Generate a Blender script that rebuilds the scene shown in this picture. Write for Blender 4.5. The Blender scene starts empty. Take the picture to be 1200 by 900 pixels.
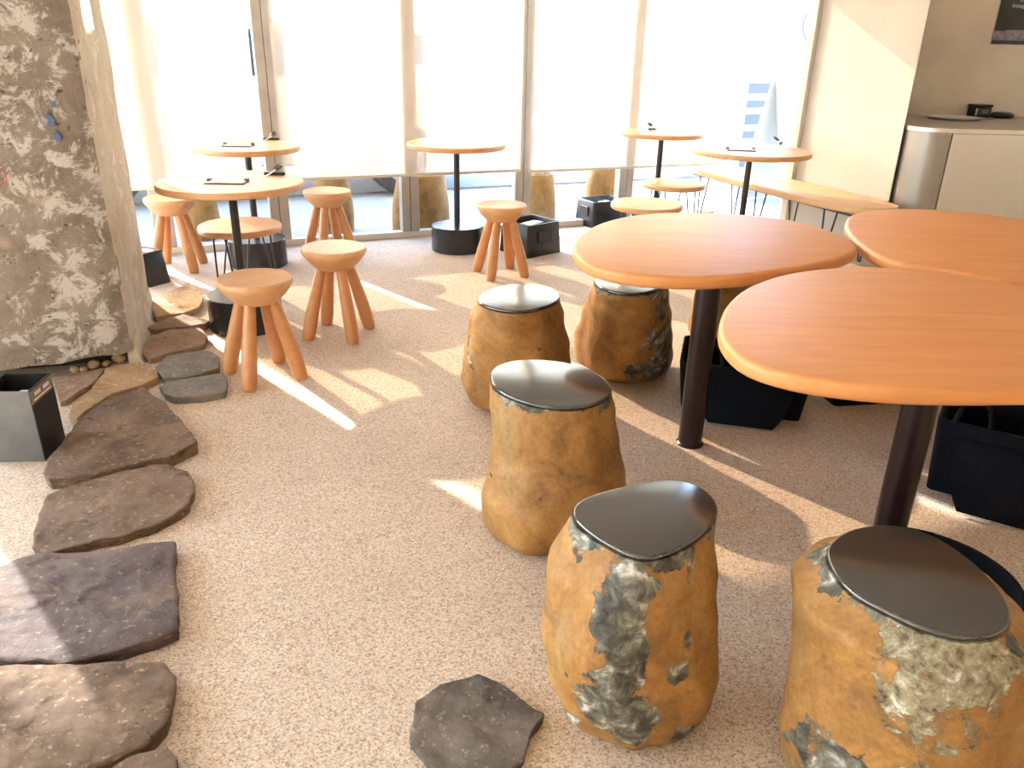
import bpy, bmesh, math, random
from mathutils import Vector, Matrix, noise

sc = bpy.context.scene
C = sc.collection
random.seed(4)
rad = math.radians
# ------------------------------------------------------------------ camera
F, H, PITCH, ROLL = 930.0, 1.35, rad(23.5), rad(1.3)
cam_d = bpy.data.cameras.new('camera')
cam = bpy.data.objects.new('camera', cam_d)
C.objects.link(cam)
cam_d.sensor_fit = 'HORIZONTAL'
cam_d.sensor_width = 36.0
cam_d.lens = 36.0 * F / 1200.0
cam_d.clip_start = 0.02
cam.location = (0, 0, H)
cam.rotation_euler = (Matrix.Rotation(rad(90) - PITCH, 3, 'X') @ Matrix.Rotation(ROLL, 3, 'Z')).to_euler()
sc.camera = cam
# ------------------------------------------------------------------ view, sky, sun
sc.view_settings.view_transform = 'Standard'
sc.view_settings.look = 'None'
sc.view_settings.gamma = 1.0
sc.view_settings.use_curve_mapping = False
sc.view_settings.exposure = 1.55
SUN_AZ, SUN_EL = rad(44), rad(24)          # light travels towards (+x, -y)
world = bpy.data.worlds.new('sky')
sc.world = world
world.use_nodes = True
wn = world.node_tree
wn.nodes.clear()
wo = wn.nodes.new('ShaderNodeOutputWorld')
wb = wn.nodes.new('ShaderNodeBackground')
sk = wn.nodes.new('ShaderNodeTexSky')
sk.sky_type = 'NISHITA'
sk.sun_disc = False
sk.sun_elevation = SUN_EL
sk.sun_rotation = -SUN_AZ
sk.air_density = 1.0
sk.dust_density = 0.7
wb.inputs[1].default_value = 1.0
wn.links.new(sk.outputs[0], wb.inputs[0])
wn.links.new(wb.outputs[0], wo.inputs[0])
sun_d = bpy.data.lights.new('sun', 'SUN')
sun_d.energy = 6.5
sun_d.angle = rad(0.6)
sun_d.color = (1.0, 0.95, 0.89)
sun = bpy.data.objects.new('sun', sun_d)
C.objects.link(sun)
sdir = Vector((math.sin(SUN_AZ) * math.cos(SUN_EL), -math.cos(SUN_AZ) * math.cos(SUN_EL), -math.sin(SUN_EL)))
sun.rotation_euler = sdir.to_track_quat('-Z', 'Y').to_euler()
sun.location = (-8, 12, 8)
sc.cycles.use_denoising = True
sc.cycles.max_bounces = 10
sc.cycles.diffuse_bounces = 6
sc.cycles.transparent_max_bounces = 16
sc.cycles.sample_clamp_indirect = 8.0
sc.cycles.caustics_reflective = False
sc.cycles.caustics_refractive = False

# ------------------------------------------------------------------ pixel -> place on a known height
cR, sR, cP, sP = math.cos(ROLL), math.sin(ROLL), math.cos(PITCH), math.sin(PITCH)

def ray(x, y):
    dx, dy = (x - 600) / F, (450 - y) / F
    u, v = dx * cR - dy * sR, dx * sR + dy * cR
    return Vector((u, cP + v * sP, -sP + v * cP))

def at(x, y, z=0.0):
    d = ray(x, y)
    t = (z - H) / d.z
    return Vector((d.x * t, d.y * t, z))

def proj(p):
    q = Vector(p) - Vector((0, 0, H))
    zc = q.y * cP - q.z * sP
    v = (q.y * sP + q.z * cP) / zc
    u = q.x / zc
    return (600 + (u * cR + v * sR) * F, 450 - (-u * sR + v * cR) * F)

# ------------------------------------------------------------------ material helpers
def mat(name):
    m = bpy.data.materials.new(name)
    m.use_nodes = True
    nt = m.node_tree
    b = nt.nodes['Principled BSDF']
    return m, nt, b

def N(nt, t, **kw):
    n = nt.nodes.new(t)
    for k, v in kw.items():
        if k.startswith('i_'):
            n.inputs[k[2:].replace('_', ' ')].default_value = v
        else:
            setattr(n, k, v)
    return n

def coords(nt, kind='Object', scale=(1, 1, 1), rnd=True):
    tc = N(nt, 'ShaderNodeTexCoord')
    mp = N(nt, 'ShaderNodeMapping')
    mp.inputs['Scale'].default_value = scale
    src = tc.outputs[kind]
    if rnd:
        oi = N(nt, 'ShaderNodeObjectInfo')
        mu = N(nt, 'ShaderNodeMath', operation='MULTIPLY')
        mu.inputs[1].default_value = 37.0
        nt.links.new(oi.outputs['Random'], mu.inputs[0])
        nt.links.new(mu.outputs[0], mp.inputs['Location'])
    nt.links.new(src, mp.inputs['Vector'])
    return mp.outputs[0]

def noise_t(nt, vec, scale, detail=4, rough=0.55, dist=0.0):
    n = N(nt, 'ShaderNodeTexNoise')
    n.inputs['Scale'].default_value = scale
    n.inputs['Detail'].default_value = detail
    n.inputs['Roughness'].default_value = rough
    n.inputs['Distortion'].default_value = dist
    nt.links.new(vec, n.inputs['Vector'])
    return n.outputs['Fac']

def ramp(nt, fac, stops, interp='LINEAR'):
    r = N(nt, 'ShaderNodeValToRGB')
    r.color_ramp.interpolation = interp
    e = r.color_ramp.elements
    while len(e) < len(stops):
        e.new(0.5)
    for el, (p, c) in zip(e, stops):
        el.position = p
        el.color = (*c, 1) if len(c) == 3 else c
    nt.links.new(fac, r.inputs[0])
    return r.outputs[0]

def mix(nt, fac, a, b, blend='MIX'):
    m = N(nt, 'ShaderNodeMix', data_type='RGBA', blend_type=blend)
    if isinstance(fac, (int, float)):
        m.inputs[0].default_value = fac
    else:
        nt.links.new(fac, m.inputs[0])
    for s, v in ((6, a), (7, b)):
        if isinstance(v, tuple):
            m.inputs[s].default_value = (*v, 1)
        else:
            nt.links.new(v, m.inputs[s])
    return m.outputs[2]

def bump(nt, b, h, strength=0.3, dist=0.01):
    bp = N(nt, 'ShaderNodeBump')
    bp.inputs['Strength'].default_value = strength
    bp.inputs['Distance'].default_value = dist
    nt.links.new(h, bp.inputs['Height'])
    nt.links.new(bp.outputs[0], b.inputs['Normal'])

def simple(name, col, rough=0.5, metal=0.0, var=0.12, sc_=9.0, bmp=0.0, spec=0.5):
    m, nt, b = mat(name)
    v = coords(nt)
    f = noise_t(nt, v, sc_, 5)
    dk = tuple(max(0, c * (1 - var)) for c in col)
    lt = tuple(min(1, c * (1 + var)) for c in col)
    nt.links.new(ramp(nt, f, [(0.3, dk), (0.7, lt)]), b.inputs['Base Color'])
    b.inputs['Roughness'].default_value = rough
    b.inputs['Metallic'].default_value = metal
    b.inputs['Specular IOR Level'].default_value = spec
    if bmp:
        bump(nt, b, noise_t(nt, v, sc_ * 8, 6), bmp, 0.004)
    return m

def wood(name, c1, c2, rough=0.38, gs=1.0):
    m, nt, b = mat(name)
    v = coords(nt, scale=(1.6 * gs, 16 * gs, 16 * gs))
    f1 = noise_t(nt, v, 1.6, 5, 0.6, 0.6)
    v2 = coords(nt, scale=(6, 140, 140))
    f2 = noise_t(nt, v2, 1.0, 3, 0.6)
    c = ramp(nt, f1, [(0.3, c1), (0.72, c2)])
    c = mix(nt, 0.22, c, ramp(nt, f2, [(0.3, tuple(x * 0.72 for x in c1)), (0.7, c2)]))
    nt.links.new(c, b.inputs['Base Color'])
    b.inputs['Roughness'].default_value = rough
    bump(nt, b, f2, 0.05, 0.002)
    return m

M = {}
M['wood_orange'] = wood('wood_orange', (0.56, 0.225, 0.072), (0.67, 0.30, 0.105), 0.46)
M['wood_pale'] = wood('wood_pale', (0.55, 0.29, 0.13), (0.66, 0.38, 0.19), 0.42)
M['wood_leg'] = wood('wood_leg', (0.46, 0.20, 0.075), (0.58, 0.28, 0.11), 0.45)
M['wood_bench'] = wood('wood_bench', (0.60, 0.36, 0.18), (0.72, 0.48, 0.27), 0.45)
M['black_metal'] = simple('black_metal', (0.014, 0.015, 0.017), 0.35, 0.0, 0.2)
M['drum_metal'] = simple('drum_metal', (0.02, 0.022, 0.025), 0.25, 0.0, 0.2)
M['post_metal'] = simple('post_metal', (0.016, 0.006, 0.006), 0.30, 0.1, 0.2)
M['felt'] = simple('felt', (0.0045, 0.005, 0.008), 0.95, 0.0, 0.4, 60, 0.4, 0.15)
M['dark_plastic'] = simple('dark_plastic', (0.010, 0.011, 0.013), 0.38, 0.0, 0.2)
M['bin_metal'] = simple('bin_metal', (0.12, 0.125, 0.13), 0.42, 0.3, 0.2)
M['label_brown'] = simple('label_brown', (0.20, 0.16, 0.12), 0.6)
M['ink_pale'] = simple('ink_pale', (0.75, 0.68, 0.6), 0.6)
M['paper'] = simple('paper', (0.75, 0.76, 0.80), 0.6, 0, 0.05)
M['tray_grey'] = simple('tray_grey', (0.10, 0.11, 0.14), 0.35, 0.3)
M['steel_mullion'] = simple('steel_mullion', (0.40, 0.38, 0.35), 0.38, 0.55, 0.1)
M['frame_cream'] = simple('frame_cream', (0.62, 0.58, 0.50), 0.5, 0.1, 0.05)
M['gasket'] = simple('gasket', (0.05, 0.05, 0.05), 0.6)
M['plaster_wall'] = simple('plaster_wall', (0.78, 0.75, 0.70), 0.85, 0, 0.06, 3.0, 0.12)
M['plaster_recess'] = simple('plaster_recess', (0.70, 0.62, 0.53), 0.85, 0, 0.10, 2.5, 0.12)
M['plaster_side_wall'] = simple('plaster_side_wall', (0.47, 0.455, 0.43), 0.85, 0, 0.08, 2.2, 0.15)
M['ceiling'] = simple('ceiling_paint', (0.82, 0.81, 0.78), 0.9, 0, 0.04)
M['spoon_metal'] = simple('spoon_metal', (0.16, 0.14, 0.11), 0.25, 0.9)
M['spoon_handle'] = simple('spoon_handle', (0.75, 0.72, 0.70), 0.3, 0.8)
M['rest_wood'] = simple('rest_wood', (0.035, 0.018, 0.013), 0.5)
M['ground'] = simple('ground_paving', (0.55, 0.54, 0.52), 0.85, 0, 0.12, 2.0, 0.1)
M['tarmac'] = simple('tarmac', (0.22, 0.23, 0.25), 0.9, 0, 0.15, 20)
M['car_white'] = simple('car_white', (0.78, 0.79, 0.80), 0.25, 0, 0.02)
M['car_blue'] = simple('car_blue', (0.30, 0.40, 0.55), 0.25, 0, 0.02)
M['car_glass'] = simple('car_glass', (0.05, 0.07, 0.10), 0.1, 0, 0.02)
M['tyre'] = simple('tyre', (0.03, 0.03, 0.035), 0.8)
M['hub'] = simple('hub', (0.5, 0.5, 0.52), 0.35, 0.7)
M['sign_white'] = simple('sign_white', (0.42, 0.43, 0.42), 0.5, 0, 0.03)
M['sign_grey'] = simple('sign_grey', (0.14, 0.15, 0.16), 0.5, 0, 0.03)
M['sign_cyan'] = simple('sign_cyan', (0.25, 0.62, 0.78), 0.5, 0, 0.03)
M['slat_blue'] = simple('slat_blue', (0.06, 0.08, 0.12), 0.5, 0, 0.1)
M['pebble'] = simple('pebble', (0.40, 0.27, 0.17), 0.8, 0, 0.3, 14, 0.3)
M['plinth_shade'] = simple('plinth_shade', (0.02, 0.017, 0.015), 0.95)  # near-black, the shade of the gap under the column put into the colour
M['chalk_red'] = simple('chalk_red', (0.55, 0.12, 0.11), 0.9)
M['paint_blue'] = simple('paint_blue', (0.10, 0.16, 0.32), 0.8)
M['poster_dark'] = simple('poster_dark', (0.020, 0.025, 0.034), 0.4, 0, 0.5, 6)
M['poster_light'] = simple('poster_light', (0.22, 0.19, 0.27), 0.4, 0, 0.6, 40)
M['poster_edge'] = simple('poster_edge', (0.55, 0.50, 0.45), 0.6)
M['poster_ink'] = simple('poster_ink', (0.50, 0.53, 0.48), 0.6)
M['poster_print'] = simple('poster_print', (0.28, 0.27, 0.23), 0.6)

def steel_mat():
    m, nt, b = mat('brushed_steel')
    v = coords(nt, scale=(300, 300, 3))
    f = noise_t(nt, v, 1.0, 3)
    nt.links.new(ramp(nt, f, [(0.3, (0.56, 0.53, 0.50)), (0.7, (0.60, 0.57, 0.54))]), b.inputs['Base Color'])
    b.inputs['Metallic'].default_value = 0.85
    b.inputs['Roughness'].default_value = 0.38
    return m
M['steel'] = steel_mat()

def polished_mat():
    m, nt, b = mat('polished_stone')
    v = coords(nt)
    f = noise_t(nt, v, 120, 4)
    nt.links.new(ramp(nt, f, [(0.3, (0.030, 0.029, 0.026)), (0.8, (0.036, 0.035, 0.031))]), b.inputs['Base Color'])
    b.inputs['Roughness'].default_value = 0.16
    b.inputs['Specular IOR Level'].default_value = 1.0
    return m
M['polished'] = polished_mat()
M['tray_silver'] = simple('tray_silver', (0.85, 0.84, 0.82), 0.25, 0.35, 0.03)

def floor_mat():
    m, nt, b = mat('washed_aggregate')
    v = coords(nt, rnd=False)
    vo = N(nt, 'ShaderNodeTexVoronoi')
    vo.inputs['Scale'].default_value = 240
    nt.links.new(v, vo.inputs['Vector'])
    sep = N(nt, 'ShaderNodeSeparateColor')
    nt.links.new(vo.outputs['Color'], sep.inputs[0])
    grain = ramp(nt, sep.outputs[0], [(0.0, (0.30, 0.235, 0.175)), (0.25, (0.49, 0.40, 0.315)), (0.6, (0.585, 0.49, 0.395)), (1.0, (0.71, 0.625, 0.53))])
    big = noise_t(nt, v, 1.3, 5, 0.6)
    tint = ramp(nt, big, [(0.3, (0.86, 0.84, 0.82)), (0.7, (1.08, 1.04, 1.0))])
    c = mix(nt, 1.0, grain, tint, 'MULTIPLY')
    sp = noise_t(nt, v, 75, 2, 0.5)
    c = mix(nt, ramp(nt, sp, [(0.76, (0, 0, 0)), (0.82, (0.7, 0.7, 0.7))]), c, (0.10, 0.08, 0.06))
    nt.links.new(c, b.inputs['Base Color'])
    b.inputs['Roughness'].default_value = 0.78
    b.inputs['Specular IOR Level'].default_value = 0.3
    bump(nt, b, vo.outputs['Distance'], -0.35, 0.003)
    return m
M['floor'] = floor_mat()

def column_mat(name, cols, plaster, pth, pits=True):
    m, nt, b = mat(name)
    v = coords(nt, rnd=False)
    f = noise_t(nt, v, 4.5, 12, 0.72, 0.5)
    c = ramp(nt, f, [(0.25, cols[0]), (0.5, cols[1]), (0.75, cols[2])])
    f2 = noise_t(nt, v, 8.5, 12, 0.78, 0.5)
    c = mix(nt, ramp(nt, f2, [(pth, (0, 0, 0)), (pth + 0.05, (0.9, 0.9, 0.9))]), c, plaster)
    f4 = noise_t(nt, v, 2.3, 3, 0.5, 0.3)
    c = mix(nt, ramp(nt, f4, [(0.66, (0, 0, 0)), (0.675, (0.75, 0.75, 0.75))]), c, (0.50, 0.39, 0.32))
    if pits:
        f3 = noise_t(nt, v, 34, 6, 0.65)
        c = mix(nt, ramp(nt, f3, [(0.62, (0, 0, 0)), (0.68, (0.85, 0.85, 0.85))]), c, (0.06, 0.048, 0.04))
    nt.links.new(c, b.inputs['Base Color'])
    b.inputs['Roughness'].default_value = 0.92
    b.inputs['Specular IOR Level'].default_value = 0.2
    bump(nt, b, f2, 0.9, 0.02)
    return m
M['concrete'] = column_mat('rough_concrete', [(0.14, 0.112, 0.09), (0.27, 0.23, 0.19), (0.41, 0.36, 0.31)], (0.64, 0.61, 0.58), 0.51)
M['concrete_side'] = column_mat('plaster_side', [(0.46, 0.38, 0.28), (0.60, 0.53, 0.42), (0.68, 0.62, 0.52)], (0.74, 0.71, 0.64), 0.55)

def slab_mat(name, c1, c2, c3, rough=0.62):
    m, nt, b = mat(name)
    v = coords(nt, scale=(1, 1, 3))
    f = noise_t(nt, v, 5, 12, 0.72, 0.4)
    c = ramp(nt, f, [(0.28, c1), (0.52, c2), (0.76, c3)])
    g = noise_t(nt, v, 55, 6, 0.7)
    c = mix(nt, ramp(nt, g, [(0.58, (0, 0, 0)), (0.66, (0.6, 0.6, 0.6))]), c, tuple(min(1, x * 2.0) for x in c3))
    d = noise_t(nt, v, 13, 12, 0.78, 0.3)
    c = mix(nt, ramp(nt, d, [(0.34, (0.8, 0.8, 0.8)), (0.44, (0, 0, 0))]), c, tuple(x * 0.45 for x in c1))
    nt.links.new(c, b.inputs['Base Color'])
    b.inputs['Roughness'].default_value = rough + .2
    b.inputs['Specular IOR Level'].default_value = 0.2
    bump(nt, b, d, 0.9, 0.014)
    return m
M['slab_brown'] = slab_mat('slab_brown', (0.085, 0.056, 0.038), (0.20, 0.135, 0.092), (0.31, 0.21, 0.14))
M['slab_purple'] = slab_mat('slab_purple', (0.07, 0.05, 0.048), (0.135, 0.098, 0.092), (0.24, 0.155, 0.105), 0.5)
M['slab_ochre'] = slab_mat('slab_ochre', (0.30, 0.19, 0.10), (0.45, 0.30, 0.17), (0.56, 0.40, 0.25), 0.75)
M['slab_grey'] = slab_mat('slab_grey', (0.12, 0.11, 0.10), (0.21, 0.19, 0.165), (0.32, 0.28, 0.23), 0.7)
M['slab_tan'] = slab_mat('slab_tan', (0.19, 0.13, 0.09), (0.32, 0.22, 0.155), (0.40, 0.30, 0.22), 0.72)
M['slab_dark'] = slab_mat('slab_dark', (0.05, 0.042, 0.036), (0.13, 0.108, 0.09), (0.25, 0.21, 0.175), 0.6)

def ochre_mat(name, gth, dark=1.0, blobs=(), pale=()):
    """ochre weathering crust over grey stone; gth = how much grey shows"""
    m, nt, b = mat(name)
    v = coords(nt)
    vz = coords(nt, scale=(1, 1, 0.35))
    f = noise_t(nt, v, 9, 12, 0.72, 0.6)
    c = ramp(nt, f, [(0.27, (0.11 * dark, 0.055 * dark, 0.013)), (0.5, (0.28 * dark, 0.132 * dark, 0.030)), (0.78, (0.43 * dark, 0.225 * dark, 0.066))])
    fy = noise_t(nt, vz, 9, 4, 0.6)
    c = mix(nt, ramp(nt, fy, [(0.55, (0, 0, 0)), (0.72, (0.55, 0.55, 0.55))]), c, (0.33 * dark, 0.215 * dark, 0.085))
    fs = noise_t(nt, v, 90, 5, 0.7)
    c = mix(nt, 0.35, c, ramp(nt, fs, [(0.3, (0.35, 0.35, 0.35)), (0.7, (1.5, 1.5, 1.5))]), 'MULTIPLY')
    g1 = noise_t(nt, v, 24, 7, 0.65, 0.5)
    grey = ramp(nt, g1, [(0.34, (0.012, 0.010, 0.008)), (0.47, (0.07, 0.065, 0.05)), (0.57, (0.18, 0.17, 0.135)), (0.68, (0.52, 0.50, 0.46))])
    gm = noise_t(nt, vz, 4.6, 9, 0.62, 0.25)
    mask = ramp(nt, gm, [(gth, (0, 0, 0)), (gth + 0.015, (1, 1, 1))])
    def field(pts, nfac, thr):
        last = None
        ov = N(nt, 'ShaderNodeTexCoord').outputs['Object']
        for (x, y, z, r) in pts:
            d = N(nt, 'ShaderNodeVectorMath', operation='DISTANCE')
            nt.links.new(ov, d.inputs[0])
            d.inputs[1].default_value = (x, y, z)
            q = N(nt, 'ShaderNodeMapRange')
            q.inputs['From Min'].default_value = 0.0
            q.inputs['From Max'].default_value = r * 1.9
            q.inputs['To Min'].default_value = 1.0
            q.inputs['To Max'].default_value = 0.0
            nt.links.new(d.outputs['Value'], q.inputs['Value'])
            if last is None:
                last = q.outputs[0]
            else:
                mxx = N(nt, 'ShaderNodeMath', operation='MAXIMUM')
                nt.links.new(last, mxx.inputs[0]); nt.links.new(q.outputs[0], mxx.inputs[1])
                last = mxx.outputs[0]
        nn = N(nt, 'ShaderNodeMath', operation='MULTIPLY_ADD')
        nn.inputs[1].default_value = 1.5
        nt.links.new(nfac, nn.inputs[0]); nt.links.new(last, nn.inputs[2])
        return ramp(nt, nn.outputs[0], [(0, (0, 0, 0)), (1, (1, 1, 1))]) if False else greater(nn.outputs[0], thr)
    def greater(v_, thr):
        q = N(nt, 'ShaderNodeMapRange')
        q.inputs['From Min'].default_value = thr
        q.inputs['From Max'].default_value = thr + .05
        nt.links.new(v_, q.inputs['Value'])
        return q.outputs[0]
    wob = noise_t(nt, v, 15, 8, 0.68, 0.3)
    if blobs:
        bmask = field(blobs, wob, 1.08)
        mm_ = N(nt, 'ShaderNodeMath', operation='MAXIMUM')
        nt.links.new(mask, mm_.inputs[0]); nt.links.new(bmask, mm_.inputs[1])
        mask = mm_.outputs[0]
    if pale:
        pm = field(pale, wob, 1.08)
        g2 = noise_t(nt, v, 38, 6, 0.7, 0.4)
        grey = mix(nt, pm, grey, ramp(nt, g2, [(0.34, (0.04, 0.022, 0.015)), (0.44, (0.17, 0.135, 0.075)), (0.56, (0.28, 0.25, 0.165)), (0.68, (0.58, 0.56, 0.50))]))
        mm_ = N(nt, 'ShaderNodeMath', operation='MAXIMUM')
        nt.links.new(mask, mm_.inputs[0]); nt.links.new(pm, mm_.inputs[1])
        mask = mm_.outputs[0]
    # chipped ring just below the sawn top
    tc = N(nt, 'ShaderNodeTexCoord')
    sx = N(nt, 'ShaderNodeSeparateXYZ')
    nt.links.new(tc.outputs['Generated'], sx.inputs[0])
    ad = N(nt, 'ShaderNodeMath', operation='ADD')
    nz = noise_t(nt, v, 9, 6, 0.6)
    ml = N(nt, 'ShaderNodeMath', operation='MULTIPLY')
    ml.inputs[1].default_value = 0.42
    nt.links.new(nz, ml.inputs[0])
    nt.links.new(sx.outputs['Z'], ad.inputs[0])
    nt.links.new(ml.outputs[0], ad.inputs[1])
    rim = ramp(nt, ad.outputs[0], [(0.0, (0, 0, 0)), (1.0, (1, 1, 1))])
    gt = N(nt, 'ShaderNodeMath', operation='GREATER_THAN')
    gt.inputs[1].default_value = 1.205
    nt.links.new(ad.outputs[0], gt.inputs[0])
    mx = N(nt, 'ShaderNodeMath', operation='MAXIMUM')
    nt.links.new(mask, mx.inputs[0])
    nt.links.new(gt.outputs[0], mx.inputs[1])
    c = mix(nt, mx.outputs[0], c, grey)
    pit = noise_t(nt, v, 16, 3, 0.5)
    c = mix(nt, ramp(nt, pit, [(0.70, (0, 0, 0)), (0.73, (0.9, 0.9, 0.9))]), c, (0.02, 0.015, 0.012))
    nt.links.new(c, b.inputs['Base Color'])
    b.inputs['Roughness'].default_value = 0.62
    hs = N(nt, 'ShaderNodeMath', operation='SUBTRACT')
    nt.links.new(f, hs.inputs[0])
    nt.links.new(mx.outputs[0], hs.inputs[1])
    bump(nt, b, hs.outputs[0], 0.55, 0.009)
    return m
M['ochre_clean'] = ochre_mat('ochre_clean', 0.66)
M['ochre_mid'] = ochre_mat('ochre_mid', 0.54)
M['ochre_dark'] = ochre_mat('ochre_dark', 0.49, 0.85)
M['ochre_out'] = ochre_mat('ochre_out', 0.75, 1.15)

def glass_mat():
    m, nt, b = mat('window_glass')
    nt.nodes.remove(b)
    out = nt.nodes['Material Output']
    tr = N(nt, 'ShaderNodeBsdfTransparent')
    tr.inputs[0].default_value = (0.94, 0.96, 0.96, 1)
    gl = N(nt, 'ShaderNodeBsdfGlossy')
    gl.inputs['Roughness'].default_value = 0.02
    fr = N(nt, 'ShaderNodeFresnel')
    fr.inputs[0].default_value = 1.45
    ms = N(nt, 'ShaderNodeMixShader')
    nt.links.new(fr.outputs[0], ms.inputs[0])
    nt.links.new(tr.outputs[0], ms.inputs[1])
    nt.links.new(gl.outputs[0], ms.inputs[2])
    nt.links.new(ms.outputs[0], out.inputs[0])
    return m
M['glass'] = glass_mat()

def blind_mat():
    m, nt, b = mat('screen_fabric')
    nt.nodes.remove(b)
    out = nt.nodes['Material Output']
    v = coords(nt, scale=(900, 900, 900), rnd=False)
    f = noise_t(nt, v, 1.0, 1)
    col = ramp(nt, f, [(0.3, (0.78, 0.73, 0.66)), (0.7, (0.86, 0.82, 0.75))])
    df = N(nt, 'ShaderNodeBsdfDiffuse')
    tl = N(nt, 'ShaderNodeBsdfTranslucent')
    tr = N(nt, 'ShaderNodeBsdfTransparent')
    nt.links.new(col, df.inputs[0])
    nt.links.new(col, tl.inputs[0])
    tr.inputs[0].default_value = (1.0, 0.77, 0.54, 1)
    a = N(nt, 'ShaderNodeMixShader'); a.inputs[0].default_value = 0.17
    nt.links.new(df.outputs[0], a.inputs[1]); nt.links.new(tl.outputs[0], a.inputs[2])
    c2 = N(nt, 'ShaderNodeMixShader'); c2.inputs[0].default_value = 0.38
    nt.links.new(a.outputs[0], c2.inputs[1]); nt.links.new(tr.outputs[0], c2.inputs[2])
    nt.links.new(c2.outputs[0], out.inputs[0])
    return m
M['blind'] = blind_mat()

def lamp_mat(name, col, s):
    m, nt, b = mat(name)
    b.inputs['Base Color'].default_value = (*col, 1)
    b.inputs['Emission Color'].default_value = (*col, 1)
    b.inputs['Emission Strength'].default_value = s
    return m
M['led'] = lamp_mat('led_strip', (1.0, 0.98, 0.95), 2.2)

# ------------------------------------------------------------------ mesh helpers
def link(name, bm, m, parent=None, smooth=False):
    me = bpy.data.meshes.new(name)
    bmesh.ops.recalc_face_normals(bm, faces=bm.faces)
    bm.to_mesh(me)
    bm.free()
    for mm in (m if isinstance(m, (list, tuple)) else [m]):
        me.materials.append(M[mm] if isinstance(mm, str) else mm)
    if smooth:
        me.polygons.foreach_set('use_smooth', [True] * len(me.polygons))
        if smooth != 'all':
            me.set_sharp_from_angle(angle=rad(38))
    o = bpy.data.objects.new(name, me)
    C.objects.link(o)
    if parent:
        o.parent = parent
    return o

def tag(o, label=None, cat=None, group=None, kind=None):
    for k, v in (('label', label), ('category', cat), ('group', group), ('kind', kind)):
        if v:
            o[k] = v
    return o

def thing(name, loc, rz, label, cat, group=None):
    o = bpy.data.objects.new(name, None)
    C.objects.link(o)
    o.empty_display_size = 0.1
    o.location = loc
    o.rotation_euler = (0, 0, rz)
    return tag(o, label, cat, group)

def struct(o):
    o['kind'] = 'structure'
    return o

def box(bm, c, s, rz=0.0, bev=0.0, mtx=None):
    r = bmesh.ops.create_cube(bm, size=1.0)
    vs = r['verts']
    bmesh.ops.scale(bm, vec=s, verts=vs)
    if bev:
        es = list({e for v in vs for e in v.link_edges})
        rr = bmesh.ops.bevel(bm, geom=es, offset=bev, segments=2, affect='EDGES', profile=0.5)
        vs = list({v for f in rr['faces'] for v in f.verts} | {v for v in vs if v.is_valid})
    mm = Matrix.Translation(c) @ Matrix.Rotation(rz, 4, 'Z')
    if mtx:
        mm = mtx @ mm
    bmesh.ops.transform(bm, matrix=mm, verts=vs)
    return vs

def bxo(name, c, s, m, parent=None, rz=0.0, bev=0.0):
    bm = bmesh.new()
    box(bm, c, s, rz, bev)
    return link(name, bm, m, parent)

def rings(bm, rs, cap0=True, cap1=True):
    """loft closed rings of equal point count"""
    vv = [[bm.verts.new(p) for p in r] for r in rs]
    n = len(vv[0])
    for a, b in zip(vv, vv[1:]):
        for i in range(n):
            j = (i + 1) % n
            bm.faces.new((a[i], a[j], b[j], b[i]))
    if cap0:
        bm.faces.new(list(reversed(vv[0])))
    if cap1:
        bm.faces.new(vv[-1])
    return vv

def lathe(bm, prof, seg=40, off=(0, 0, 0)):
    rs = []
    for r, z in prof:
        rs.append([Vector((off[0] + r * math.cos(2 * math.pi * i / seg), off[1] + r * math.sin(2 * math.pi * i / seg), off[2] + z)) for i in range(seg)])
    return rings(bm, rs)

def tube(bm, pts, radii, seg=12):
    pts = [Vector(p) for p in pts]
    if not isinstance(radii, (list, tuple)):
        radii = [radii] * len(pts)
    rs = []
    for i, p in enumerate(pts):
        d = (pts[min(i + 1, len(pts) - 1)] - pts[max(i - 1, 0)]).normalized()
        ref = Vector((0, 0, 1)) if abs(d.z) < 0.9 else Vector((0, 1, 0))
        x = d.cross(ref).normalized()
        y = d.cross(x).normalized()
        rs.append([p + (x * math.cos(2 * math.pi * k / seg) + y * math.sin(2 * math.pi * k / seg)) * radii[i] for k in range(seg)])
    rings(bm, rs)

def smooth_poly(pts, n=64, it=2):
    """Chaikin-rounded closed outline, resampled to n points"""
    p = [Vector((q[0], q[1])) for q in pts]
    for _ in range(it):
        q = []
        for i in range(len(p)):
            a, b = p[i], p[(i + 1) % len(p)]
            q += [a * 0.75 + b * 0.25, a * 0.25 + b * 0.75]
        p = q
    L = [0]
    for i in range(len(p)):
        L.append(L[-1] + (p[(i + 1) % len(p)] - p[i]).length)
    out = []
    k = 0
    for s in range(n):
        t = L[-1] * s / n
        while L[k + 1] < t:
            k += 1
        f = (t - L[k]) / max(1e-9, L[k + 1] - L[k])
        out.append(p[k].lerp(p[(k + 1) % len(p)], f))
    area = sum(out[i].x * out[(i + 1) % n].y - out[(i + 1) % n].x * out[i].y for i in range(n))
    if area < 0:
        out.reverse()
    return out

def centroid(p):
    return sum(p, Vector((0, 0))) / len(p)

def slab_top(bm, outline, z0, z1, r=0.008):
    """board with rounded edges; outline is in local xy"""
    c = centroid(outline)
    def ring(ins, z):
        out = []
        for p in outline:
            d = p - c
            l = d.length
            q = c + d * ((l - ins) / l)
            out.append(Vector((q.x, q.y, z)))
        return out
    rs = [ring(r * 2.0, z0)]
    for k in range(1, 5):
        a = k / 4 * math.pi / 2
        rs.append(ring(r * (1 - math.sin(a)), z0 + r * (1 - math.cos(a))))
    for k in range(5):
        a = k / 4 * math.pi / 2
        rs.append(ring(r * (1 - math.cos(a)), z1 - r * (1 - math.sin(a))))
    rings(bm, rs)

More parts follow.
